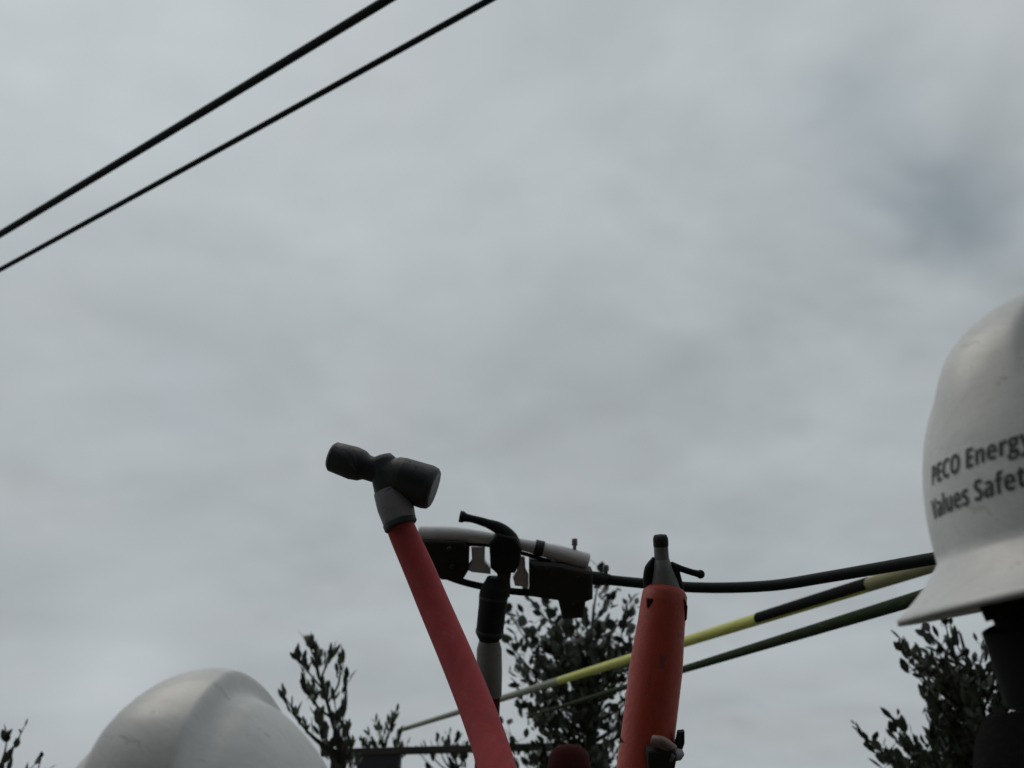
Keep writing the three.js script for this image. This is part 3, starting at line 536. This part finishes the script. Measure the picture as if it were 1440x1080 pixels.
function person(label, hat, arms) {
  hat.updateMatrixWorld(true);
  const hu = V(0, 1, 0).applyQuaternion(hat.quaternion), hf = V(0, 0, 1).applyQuaternion(hat.quaternion), hl = V(1, 0, 0).applyQuaternion(hat.quaternion);
  const f = V(hf.x, 0, hf.z).normalize(), l = new THREE.Vector3().crossVectors(yUp, f).normalize();
  const at = (o, a, b, c) => o.clone().addScaledVector(l, a).add(V(0, b, 0)).addScaledVector(f, c);
  const hd = (a, b, c) => hat.position.clone().addScaledVector(hl, a).addScaledVector(hu, b).addScaledVector(hf, c);
  const nb = at(hd(0, 0, 0), 0, -0.275, -0.07), foot = V(nb.x, 0, nb.z), hip = V(nb.x, 0.93 * nb.y / 1.46, nb.z).addScaledVector(f, 0.01);
  const g = thing('person', label, 'person', foot, 'people in white hard hats');
  const headB = [bone(hd(0, 0.02, -0.012), hd(0, -0.035, -0.012), 0.083, 0.085), bone(hd(0, 0.015, 0.03), hd(0, -0.04, 0.035), 0.068, 0.066), bone(hd(0, -0.07, 0.04), hd(0, -0.128, 0.058), 0.06, 0.036),
    bone(hd(0.038, -0.09, 0.03), hd(0.018, -0.13, 0.055), 0.028, 0.022), bone(hd(-0.038, -0.09, 0.03), hd(-0.018, -0.13, 0.055), 0.028, 0.022)];
  const neckB = [bone(hd(0, -0.07, -0.022), nb, 0.056, 0.062), bone(nb, at(nb, 0, -0.06, 0), 0.062, 0.08)];
  const faceB = [bone(hd(0, -0.045, 0.098), hd(0, -0.082, 0.122), 0.008, 0.0125), bone(hd(0.014, -0.084, 0.108), hd(-0.014, -0.084, 0.108), 0.009, 0.009), bone(hd(0.022, -0.108, 0.088), hd(-0.022, -0.108, 0.088), 0.0105, 0.0105), bone(hd(0.018, -0.118, 0.083), hd(-0.018, -0.118, 0.083), 0.0105, 0.0105),
    bone(hd(0.052, -0.032, 0.078), hd(0.016, -0.03, 0.092), 0.01, 0.01), bone(hd(-0.052, -0.032, 0.078), hd(-0.016, -0.03, 0.092), 0.01, 0.01), bone(hd(0.033, -0.05, 0.078), hd(0.031, -0.05, 0.08), 0.0125, 0.0125), bone(hd(-0.033, -0.05, 0.078), hd(-0.031, -0.05, 0.08), 0.0125, 0.0125)];
  for (const s of [-1, 1]) faceB.push(bone(hd(s * 0.085, -0.05, -0.008), hd(s * 0.088, -0.085, 0.0), 0.014, 0.009), bone(hd(s * 0.09, -0.042, -0.014), hd(s * 0.09, -0.065, -0.018), 0.009, 0.008));
  const sh = [-1, 1].map((s) => at(nb, s * 0.185, -0.075, 0)), chest = at(nb, 0, -0.2, 0.01);
  const torso = [bone(at(nb, -0.12, -0.07, 0), at(nb, 0.12, -0.07, 0), 0.07, 0.07), bone(at(nb, -0.075, -0.2, 0.015), at(nb, 0.075, -0.2, 0.015), 0.115, 0.115), bone(chest, at(hip, 0, 0.12, 0), 0.13, 0.125), bone(at(hip, -0.06, 0.06, 0), at(hip, 0.06, 0.06, 0), 0.125, 0.125)];
  const legs = [], boots = [], armB = [], hands = [], shinB = [];
  for (const s of [-1, 1]) {
    const h = at(hip, s * 0.095, 0, 0), k = V(h.x, hip.y * 0.53, h.z).addScaledVector(f, 0.03).addScaledVector(l, s * 0.02), a = V(k.x, 0.09, k.z).addScaledVector(f, -0.04).addScaledVector(l, s * 0.01);
    legs.push(bone(h, k, 0.088, 0.058), bone(k, k.clone().lerp(a, 0.35), 0.058, 0.06), bone(k.clone().lerp(a, 0.35), a, 0.06, 0.04));
    boots.push(bone(a.clone().setY(0.16), a.clone().setY(0.05), 0.055, 0.055), bone(a.clone().setY(0.045).addScaledVector(f, -0.02), a.clone().setY(0.04).addScaledVector(f, 0.14), 0.045, 0.038));
    shinB.push(bone(a, a.clone().setY(0.05).addScaledVector(f, 0.12), 0.04, 0.03));
  }
  arms.forEach((arm, i) => {
    const S = sh[i], { elbow, wrist, palmDir, side, across, grip } = arm(S, at, f, l);
    armB.push(bone(S, elbow, 0.062, 0.045), bone(elbow, wrist, 0.045, 0.03));
    hands.push([wrist, handBones(wrist, palmDir, side, across, grip), bone(elbow, wrist, 0.043, 0.026)]);
  });
  const grow = (bs, e) => bs.map((b) => { const c = b.slice(); c[7] += e; return c; });
  const mid = V(foot.x, 0.87, foot.z);
  const upper = hd(0, -0.03, 0), headF = field([...headB, ...neckB, ...faceB], 0.022), bodyF = field([...torso, ...legs, ...shinB, ...armB, ...neckB], 0.05);
  const pieces = [polygonize((x, y, z) => Math.max(bodyF(x, y, z), y - (nb.y + 0.03)), mid, 0.95, 84), polygonize((x, y, z) => Math.max(headF(x, y, z), nb.y - 0.02 - y), upper, 0.27, 90)];
  for (const [w, bs, fore] of hands) { const c = w.clone().addScaledVector(bs.length ? V(bs[0][3], bs[0][4], bs[0][5]).normalize() : yUp, 0.07), hf2 = field([...bs, fore], 0.009); pieces.push(polygonize((x, y, z) => Math.max(hf2(x, y, z), Math.hypot(x - c.x, y - c.y, z - c.z) - 0.125), c, 0.13, 80)); }
  const body = part('body', mergeGeometries(pieces), M.skin, g); void body;
  const hairF = field(grow(headB.slice(0, 2), 0.008), 0.02), faceCut = (x, y, z) => { const dx = x - hat.position.x, dy = y - hat.position.y, dz = z - hat.position.z; const a = dx * hf.x + dy * hf.y + dz * hf.z, b = dx * hu.x + dy * hu.y + dz * hu.z; return Math.max(a - 0.02 - Math.max(0, b) * 2, -0.215 - b); };
  const napeF = field([...grow(headB.slice(0, 1), 0.009), bone(hd(0, -0.05, -0.03), hd(0, -0.2, -0.03), 0.074, 0.064)], 0.03);
  part('hair', polygonize((x, y, z) => Math.max(Math.min(hairF(x, y, z), napeF(x, y, z)), faceCut(x, y, z)), hd(0, -0.07, 0), 0.24, 96), M.hair, g);
  const wristCut = (x, y, z) => { let d = -1; for (const [w] of hands) d = Math.max(d, 0.012 - Math.hypot(x - w.x, y - w.y, z - w.z)); return d; };
  const collar = [bone(at(nb, 0, 0.12, -0.005), at(nb, 0, -0.02, -0.005), 0.078, 0.082)];
  const jacketF = field([...grow(torso, 0.016), ...grow(armB, 0.014), ...grow(neckB.slice(1), 0.02), ...collar], 0.04), foldF = (x, y, z) => 0.006 * noise.noise(x * 14, y * 9, z * 14);
  part('jacket', polygonize((x, y, z) => Math.max(jacketF(x, y, z) + foldF(x, y, z), hip.y - 0.08 - y, y - (nb.y + 0.16), wristCut(x, y, z)), V(foot.x, nb.y - 0.35, foot.z), 0.62, 100), M.jacket, g);
  const trF = field([...grow(legs, 0.014), ...grow(torso.slice(3), 0.008)], 0.04);
  part('trousers', polygonize((x, y, z) => Math.max(trF(x, y, z) + foldF(x, y, z), y - (hip.y + 0.06), 0.07 - y), V(foot.x, 0.52, foot.z), 0.56, 84), M.trousers, g);
  boots.forEach((b, i) => { if (i % 2 === 0) { const bf = field([boots[i], boots[i + 1]], 0.03), c = V(b[0], 0.1, b[2]).addScaledVector(f, 0.05); part('boot', polygonize((x, y, z) => Math.max(bf(x, y, z), 0.004 - y), c, 0.2, 44), M.boot, g); } });
  return g;
}
const hangArm = (s) => (S, at, f, l) => { const e = at(S, s * 0.05, -0.28, -0.02), w = at(e, s * 0.0, -0.24, 0.07), pd = w.clone().sub(e).normalize(); return { elbow: e, wrist: w, palmDir: pd, side: l.clone().multiplyScalar(-s), across: f.clone(), grip: 0.55 }; };
// the raised hand of the person in the lettered hat closes round the hammer handle
const gripArm = (S, at, f, l) => {
  const A = hammerPts[7], dirn = hammerPts[7].clone().sub(hammerPts[6]).normalize(), onHandle = A.clone().addScaledVector(dirn, 0.33), toS = S.clone().sub(onHandle).normalize();
  const axis = dirn.clone(), palmDir = toS.clone().multiplyScalar(-1).addScaledVector(axis, toS.dot(axis)).normalize(), side = new THREE.Vector3().crossVectors(palmDir, axis).normalize();
  if (side.y < 0) side.multiplyScalar(-1);
  const wrist = onHandle.clone().addScaledVector(palmDir, -0.085).addScaledVector(side, -0.032), mid = S.clone().lerp(wrist, 0.5), half = S.distanceTo(wrist) / 2, out = Math.sqrt(Math.max(0.01, 0.27 * 0.27 - half * half));
  return { elbow: mid.add(V(0, -out * 0.92, 0)).addScaledVector(l, out * 0.38), wrist, palmDir, side, across: axis.clone().multiplyScalar(-1), grip: 1.25 };
};
person('person in dark jacket wearing the lettered white hat, seen from behind', hatR, [hangArm(-1), gripArm]);
person('person in dark jacket wearing the plain ridged white hat, seen from behind', hatL, [hangArm(-1), hangArm(1)]);

renderer.render(scene, camera);
